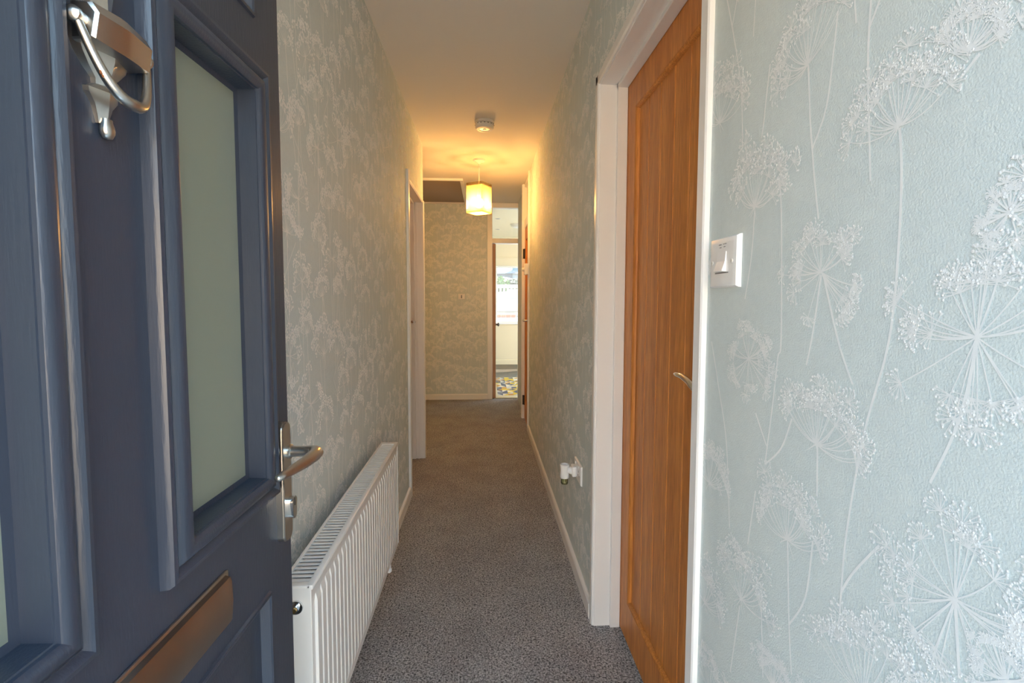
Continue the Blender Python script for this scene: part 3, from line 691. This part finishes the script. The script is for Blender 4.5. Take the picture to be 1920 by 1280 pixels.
# ------------------------------------------------------------------ loft hatch in the ceiling
lh = thing('loft_hatch', (-.55, 5.4, H), 'square loft hatch with thin white frame in the ceiling corner', 'hatch')
hx0, hx1, hy0, hy1 = -1.0, -.235, 4.82, 5.93
MB().box(hx0, hx1, hy0, hy1, H-.004, H+.002).build('hatch_board', M['hatch'], lh)
for b in ((hx0-.03, hx1+.03, hy0-.03, hy0), (hx0-.03, hx1+.03, hy1, hy1+.03), (hx0-.03, hx0, hy0, hy1), (hx1, hx1+.03, hy0, hy1)):
    MB().rbox(b[0], b[1], b[2], b[3], H-.020, H+.002, .002).build('frame_strip', M['trim'], lh)

# ------------------------------------------------------------------ light switch by the oak door
sw = thing('light_switch', (XR, .815, 1.323), 'white single rocker light switch beside the oak door frame', 'switch')
def plate(x, yc, zc, wy, hz_, t, parent, name='face_plate'):
    mbp = MB(); a = wy/2; b = hz_/2
    prof = [(0, 0), (.0005, t*.45), (.003, t*.85), (.008, t), (.012, t)]
    mbp.rectsweep((yc-a, yc+a, zc-b, zc+b), prof, lambda y, z, o_: (x-o_, y, z), cap_last=True)
    return mbp.build(name, M['plastic'], parent, smooth=30)
plate(XR, .814, 1.323, .094, .088, .0095, sw)
rk = MB()
v = []
for y in (.800, .829):
    v += [(XR-.0085, y, 1.306), (XR-.0175, y, 1.307), (XR-.0120, y, 1.324), (XR-.0105, y, 1.341), (XR-.0085, y, 1.341)]
rk.add(v, [(0,1,2,3,4), (5,6,7,8,9), (0,1,6,5), (1,2,7,6), (2,3,8,7), (3,4,9,8), (4,0,5,9)])
rk.build('rocker', M['plastic'], sw)
MB().box(XR-.0098, XR-.0092, .792, .838, 1.3035, 1.3055).build('rocker_gap', M['grey'], sw)
for y in (.781, .848): MB().lathe([(.0036, 0), (.0036, -.0012), (.0028, -.0018)], (XR-.0094, y, 1.323), 'X', 14).build('screw', M['plastic2'], sw)
mb = MB()
for y, wd, z in ((.822, .0085, 1.3535), (.8065, .0105, 1.3540), (.8205, .005, 1.3485), (.807, .005, 1.3490)):
    k = 5 if wd > .006 else 3
    for q in range(k):
        yy = y - wd/2 + wd*q/(k-1); hh = .0010 if (q % 2) else .0006
        mb.box(XR-.0098, XR-.0093, yy-.0007, yy+.0007, z-hh, z+hh)
pr = mb.build('printed_marking', M['grey'], sw); pr['kind'] = 'stuff'

# ------------------------------------------------------------------ power socket and plug-in air freshener
so = thing('power_socket', (XR, 2.07, .492), 'white double wall socket low on the right wall', 'socket')
plate(XR, 2.071, .492, .146, .086, .009, so)
for y in (2.035, 2.105): MB().rbox(XR-.013, XR-.008, y-.006, y+.006, .516, .528, .001).build('rocker', M['plastic'], so)
for y in (2.035,):
    MB().box(XR-.0096, XR-.0092, y-.002, y+.002, .498, .507).box(XR-.0096, XR-.0092, y-.014, y-.007, .482, .486).box(XR-.0096, XR-.0092, y+.007, y+.014, .482, .486).build('pin_slot', M['dark'], so)
af = thing('air_freshener', (XR-.009, 2.10, .48), 'white plug-in air freshener with small glass bottle, in the wall socket', 'air freshener')
AY = 2.10
MB().rbox(XR-.030, XR-.0085, AY-.026, AY+.026, .462, .508, .006, 3).build('plug_body', M['plastic'], af, smooth=40)
MB().tube([(XR-.028, AY, .484), (XR-.040, AY, .487), (XR-.052, AY, .486)], [.018, .015, .017], 16).build('neck', M['plastic'], af, smooth=50)
MB().lathe([(.019, .452), (.0215, .456), (.0205, .470), (.0190, .486), (.0195, .497), (.0215, .507), (.0215, .512), (.018, .514), (.0155, .508), (0, .506)], (XR-.060, AY, 0), 'Z', 24).build('diffuser_body', M['plastic'], af, smooth=40)
MB().lathe([(.008, .455), (.008, .448), (.016, .443), (.0165, .428), (.014, .424), (0, .424)], (XR-.060, AY, 0), 'Z', 20).build('bottle', mix_glass('scent_bottle_glass', (.6, .65, .4, 1), .75, (.85, .9, .7, 1), .05, 1.0), af, smooth=40)
MB().lathe([(.003, .455), (.003, .432), (.006, .432), (.006, .427), (0, .427)], (XR-.060, AY, 0), 'Z', 10).build('wick', M['plastic2'], af)

# ------------------------------------------------------------------ switch on end wall, thermostat on cupboard frame
s2 = thing('light_switch', (-.277, YF, 1.29), 'small white double rocker switch on the short end wall', 'switch')
mb = MB().rectsweep((-.320, -.234, 1.255, 1.325), [(0, 0), (.001, .006), (.004, .008), (.01, .009)], lambda a, b, o_: (a, YF-o_, b), cap_last=True).build('face_plate', M['plastic'], s2, smooth=30)
MB().rbox(-.284, -.270, YF-.0125, YF-.008, 1.270, 1.310, .001).build('rocker', M['grey'], s2)
MB().rbox(-.256, -.244, YF-.0125, YF-.008, 1.276, 1.304, .001).build('rocker', M['plastic'], s2)
th = thing('thermostat', (XR-.014, 4.46, 1.53), 'white boxed room thermostat fixed to the far cupboard frame', 'thermostat')
MB().rbox(XR-.050, XR-.013, 4.425, 4.485, 1.485, 1.590, .005, 3).build('case', M['plastic'], th, smooth=40)
MB().lathe([(.018, 0), (.017, -.014), (.013, -.020), (0, -.020)], (XR-.049, 4.455, 1.535), 'X', 20).build('dial', M['plastic'], th, smooth=40)

# ------------------------------------------------------------------ kitchen beyond
KY0, KY1 = YF+.1, 9.18
o = MB().box(-1.6, 2.7, YF+.02, KY1+.1, -.045, -.002).build('floor_kitchen', M['kfloor']); fk = tag(o, 'brown grey kitchen floor beyond the doorway', 'floor', kind=S)
MB().box(-.9, 1.7, 7.62, 8.16, -.004, .0005).build('grout_bed', M['grout'], fk)
tl = MB().rbox(0, .318, 0, .528, 0, .006, .002, 1)
tm = tl.mesh('tile', M['tile'])
for k in range(8): shared('tile', tm, fk, (-.88+k*.322-.0, 7.626, -.001))
MB().box(-1.6, 2.7, KY0, KY1+.1, H, H+.05).build('ceiling_kitchen', M['kwall']); tag(bpy.data.objects['ceiling_kitchen'], 'white kitchen ceiling seen through the fanlight', 'ceiling', kind=S)
WX0, WX1, WZ0, WZ1 = .205, 1.75, .80, 1.90
o = MB().box(-1.6, WX0, KY1, KY1+.14, 0, H).box(WX1, 2.7, KY1, KY1+.14, 0, H).box(WX0, WX1, KY1, KY1+.14, 0, WZ0).box(WX0, WX1, KY1, KY1+.14, WZ1, H).box(-.4, 2.2, KY1-.015, KY1, 2.04, 2.06)
o = o.build('wall_kitchen_back', M['kwall']); tag(o, 'cream kitchen wall under and over the garden window', 'wall', kind=S)
MB().rbox(-.6, 2.0, KY1-.012, KY1, .765, .79, .003).box(-.6, 2.0, KY1-.006, KY1, .1, .765).build('wall_panelling', M['kwall'], o)
o = MB().box(-1.7, -1.6, KY0, KY1+.1, 0, H).box(2.7, 2.8, KY0, 6.6, 0, H).box(2.7, 2.8, 8.6, KY1+.14, 0, H).box(2.7, 2.8, 6.6, 8.6, 2.1, H).box(-1.6, .044, YF+.1, YF+.12, 0, H).box(KX1+.06, 2.7, YF, YF+.12, 0, H).box(.044, KX1+.06, YF+.02, YF+.11, 2.40, H)  # right wall left open out of view, added to brighten the kitchen
o = o.build('wall_kitchen_sides', M['kwall']); tag(o, 'cream side walls of the kitchen', 'wall', kind=S)
MB().prism([(0, 0), (.016, 0), (.016, .085), (.006, .095), (0, .095)], -1.6, 2.7, lambda d, z, a: (a, KY1-d, z)).build('baseboard_kitchen', M['kwall']); tag(bpy.data.objects['baseboard_kitchen'], 'cream skirting board along the kitchen back wall', 'skirting board', kind=S)
wn = thing('window_2', (WX0, KY1+.06, WZ0), 'white framed kitchen window onto the back garden', 'window', kind=S)
for x0, x1, z0, z1 in ((WX0, WX0+.045, WZ0, WZ1), (WX1-.045, WX1, WZ0, WZ1), (WX0+.045, WX1-.045, WZ0, WZ0+.04), (WX0+.045, WX1-.045, WZ1-.035, WZ1)):
    MB().rbox(x0, x1, KY1+.04, KY1+.10, z0, z1, .004).build('window_frame', M['plastic'], wn)
MB().rbox(WX0-.05, WX1+.05, KY1-.06, KY1+.05, WZ0-.02, WZ0+.004, .004).build('window_sill', M['plastic'], wn)
MB().box(WX0+.04, WX1-.04, KY1+.066, KY1+.072, WZ0+.03, WZ1-.03).build('pane', M['clear'], wn)
rg = thing('rug', (.75, 6.8, 0), 'yellow grey and navy triangle patterned rug with cream border by the kitchen door', 'rug')
gx0, gx1, gy0, gy1 = .13, .785, YF+.035, 7.60
MB().rbox(gx0, gx1, gy0, gy1, -.001, .009, .003).build('rug_border', mat('cream_rug_binding', (.66, .60, .40, 1), .95), rg)
cols = [mat('rug_'+n_, c_, .95) for n_, c_ in (('yellow', (.62, .45, .05, 1)), ('pale_grey', (.50, .50, .47, 1)), ('navy', (.10, .11, .15, 1)), ('ochre', (.50, .27, .06, 1)), ('mid_grey', (.20, .21, .22, 1)), ('cream', (.66, .62, .50, 1)))]
mb = MB(); g = random.Random(4)
nx, ny = 8, 12; ax0, ax1, ay0, ay1 = gx0+.05, gx1-.05, gy0+.14, gy1-.03
for j in range(ny):
    for i in range(nx):
        x0 = ax0+(ax1-ax0)*i/nx; x1 = ax0+(ax1-ax0)*(i+1)/nx; y0 = ay0+(ay1-ay0)*j/ny; y1 = ay0+(ay1-ay0)*(j+1)/ny
        a, b = g.choice((0, 1, 2, 3, 4, 5)), g.choice((0, 1, 2, 3, 4, 5, 0))
        if (i+j) % 2: mb.add([(x0, y0, .0095), (x1, y0, .0095), (x1, y1, .0095)], [(0, 1, 2)], a).add([(x0, y0, .0095), (x1, y1, .0095), (x0, y1, .0095)], [(0, 1, 2)], b)
        else: mb.add([(x0, y0, .0095), (x1, y0, .0095), (x0, y1, .0095)], [(0, 1, 2)], a).add([(x1, y0, .0095), (x1, y1, .0095), (x0, y1, .0095)], [(0, 1, 2)], b)
me_ = mb.build('woven_pattern', cols, rg)
kl = thing('ceiling_light', (.53, 7.6, H), 'round white dome light on the kitchen ceiling behind the fanlight', 'ceiling light')
MB().lathe([(.115, 0), (.115, -.012)], (.53, 7.6, H), 'Z', 28).build('base_plate', M['plastic'], kl)
MB().lathe([(.108, -.012), (.100, -.032), (.075, -.05), (.04, -.058), (0, -.060)], (.53, 7.6, H), 'Z', 28).build('dome', M['plastic'], kl, smooth=60)
dl = thing('downlight', (.205, 7.1, H), 'small recessed downlight nearest the fanlight', 'downlight', group='kitchen downlights')
MB().lathe([(.030, -.001), (.034, -.004), (.040, -.005), (.043, 0)], (.205, 7.1, H), 'Z', 20).build('bezel', M['plastic2'], dl, smooth=40)
MB().lathe([(0, -.002), (.030, -.002)], (.205, 7.1, H), 'Z', 20).build('lens', M['grey'], dl)
d_ = dl.copy(); COL.objects.link(d_); d_.location = (.236, 8.17, H); d_['label'] = 'small recessed downlight farther back towards the garden window'
for ch in list(dl.children):
    cc = ch.copy(); COL.objects.link(cc); cc.parent = d_

# ------------------------------------------------------------------ outside
ho = thing('house', (0, -16, -.1), 'unseen buff house added across the street to bounce sunlight at the front door', 'house')  # out of view, added to throw warm sunlight back through the doorway
MB().box(-16, 16, -20, -15, -.12, 4.6).build('house_wall', mat('buff_house_render', (.58, .47, .34, 1), .9, var=.1, vscale=1), ho)
MB().prism([(-14.6, 4.55), (-17.5, 7.4), (-20.4, 4.55)], -16.5, 16.5, lambda y, z, a: (a, y, z)).build('roof', M['roofgrey'], ho)
for x in (-9, -3, 3, 9): MB().rbox(x-.9, x+.9, -15.03, -14.97, 1.0, 2.3, .01).build('window', M['dark'], ho)
o = MB().box(-40, 40, -40, -.12, -.12, -.06).build('ground', M['buff']); tag(o, 'buff sandstone paving outside the front door', 'ground', kind=S)
o = MB().box(-8, 12, KY1+.14, 40, -.2, -.1).build('ground_garden', mat('dark_garden_paving', (.07, .07, .065, 1), .9)); tag(o, 'paved back garden beyond the window', 'ground', kind=S)
rw = MB().box(-3, 6, 12.75, 13.1, -.1, 1.27).rbox(-3.05, 6.05, 12.70, 13.12, .945, .975, .004).build('retaining_wall', M['white_out']); tag(rw, 'white rendered retaining wall below the balustrade', 'wall', kind=S)
bl = thing('balustrade', (1, 13, 1.27), 'white slatted timber balustrade on the garden terrace', 'balustrade')
MB().rbox(-2.5, 5.5, 12.95, 13.05, 1.562, 1.655, .006).build('top_rail', M['white_out'], bl)
MB().rbox(-2.5, 5.5, 12.96, 13.04, 1.270, 1.320, .006).build('bottom_rail', M['white_out'], bl)
bs = MB().rbox(-.029, .029, -.012, .012, 1.315, 1.57, .003, 1).mesh('baluster', M['white_out'])
for k in range(60): shared('baluster', bs, bl, (-1.9+k*.098, 13, 0))
pb = thing('brick_planter', (.55, 11.5, -.1), 'low red brick planter with pale coping in the garden', 'planter')
for r in range(10):
    for k in range(9):
        x = -.35 + k*.118 + (.059 if r % 2 else 0)
        MB().rbox(x, x+.110, 11.45, 11.55, -.1+r*.1, -.1+r*.1+.09, .003, 1).build('brick', M['brickred'], pb)
MB().box(-.34, .75, 11.46, 11.54, -.1, .90).build('mortar', M['grout'], pb)
MB().rbox(-.5, 1.4, 11.28, 11.44, -.1, .82, .006).build('front_kerb', M['white_out'], pb)
MB().rbox(.80, 1.6, 11.45, 11.6, -.1, .93, .006).build('end_block', M['render_grey'], pb)
def bush(name, c, r, n, label, seed, col):
    g_ = random.Random(seed); mbb = MB()
    for i in range(n):
        u, v_, w_ = g_.gauss(0, 1), g_.gauss(0, 1), g_.gauss(0, 1); L = math.sqrt(u*u+v_*v_+w_*w_); k = g_.uniform(.75, 1.05)
        p = Vector((c[0]+r[0]*u/L*k, c[1]+r[1]*v_/L*k, c[2]+r[2]*w_/L*k))
        a_ = Vector((g_.gauss(0, 1), g_.gauss(0, 1), g_.gauss(0, 1))).normalized()*.09; b_ = Vector((g_.gauss(0, 1), g_.gauss(0, 1), g_.gauss(0, 1))).normalized()*.05
        mbb.add([p-a_, p-b_, p+a_, p+b_], [(0, 1, 2, 3)])
    root = thing(name, (c[0], c[1], 0), label, 'shrub')
    o_ = mbb.build('foliage', col, root); o_['kind'] = 'stuff'
    MB().tube([(c[0], c[1], -.1), (c[0]+.03, c[1], c[2])], [.05, .02], 8).build('stem', M['dooredge'], root)
o = MB(); v = []; f = []
nx, ny = 30, 8
for j in range(ny+1):
    for i in range(nx+1):
        x = -6+i*.5; y = 13.1+j*1.4; v.append((x, y, 1.22 + (y-13.1)*.10 + random.uniform(-.07, .07)))
for j in range(ny):
    for i in range(nx): f.append((j*(nx+1)+i, j*(nx+1)+i+1, (j+1)*(nx+1)+i+1, (j+1)*(nx+1)+i))
tb = o.add(v, f).build('ground_bank', mat('rough_bank', (.03, .036, .024, 1), .9, var=.6, vscale=2.5)); tag(tb, 'grassy garden bank rising behind the balustrade', 'ground', kind=S)
lg = mat('lime_leaves', (.07, .14, .02, 1), .7, var=.3, vscale=4)
bush('garden_shrub', (.45, 17.0, 1.75), (.45, .4, .30), 700, 'bright lime green shrub behind the balustrade', 1, lg)
bush('garden_shrub', (1.25, 18.2, 1.78), (.6, .4, .24), 700, 'dull grey green shrub on the bank behind', 2, mat('grey_leaves', (.06, .07, .045, 1), .8, var=.3, vscale=4))
hs = thing('house', (1.5, 26, 2.2), 'low blue grey roofed house beyond the garden bank', 'house')
MB().box(-5, 8, 26, 30, -.1, 2.75).build('house_wall', M['render_grey'], hs)
MB().prism([(25.7, 2.65), (28, 3.9), (30.3, 2.65)], -5.3, 8.3, lambda y, z, a: (a, y, z)).build('roof', M['roofgrey'], hs)
MB().box(1.55, 1.9, 25.9, 26.05, 1.8, 3.2).build('downpipe_pier', M['white_out'], hs)
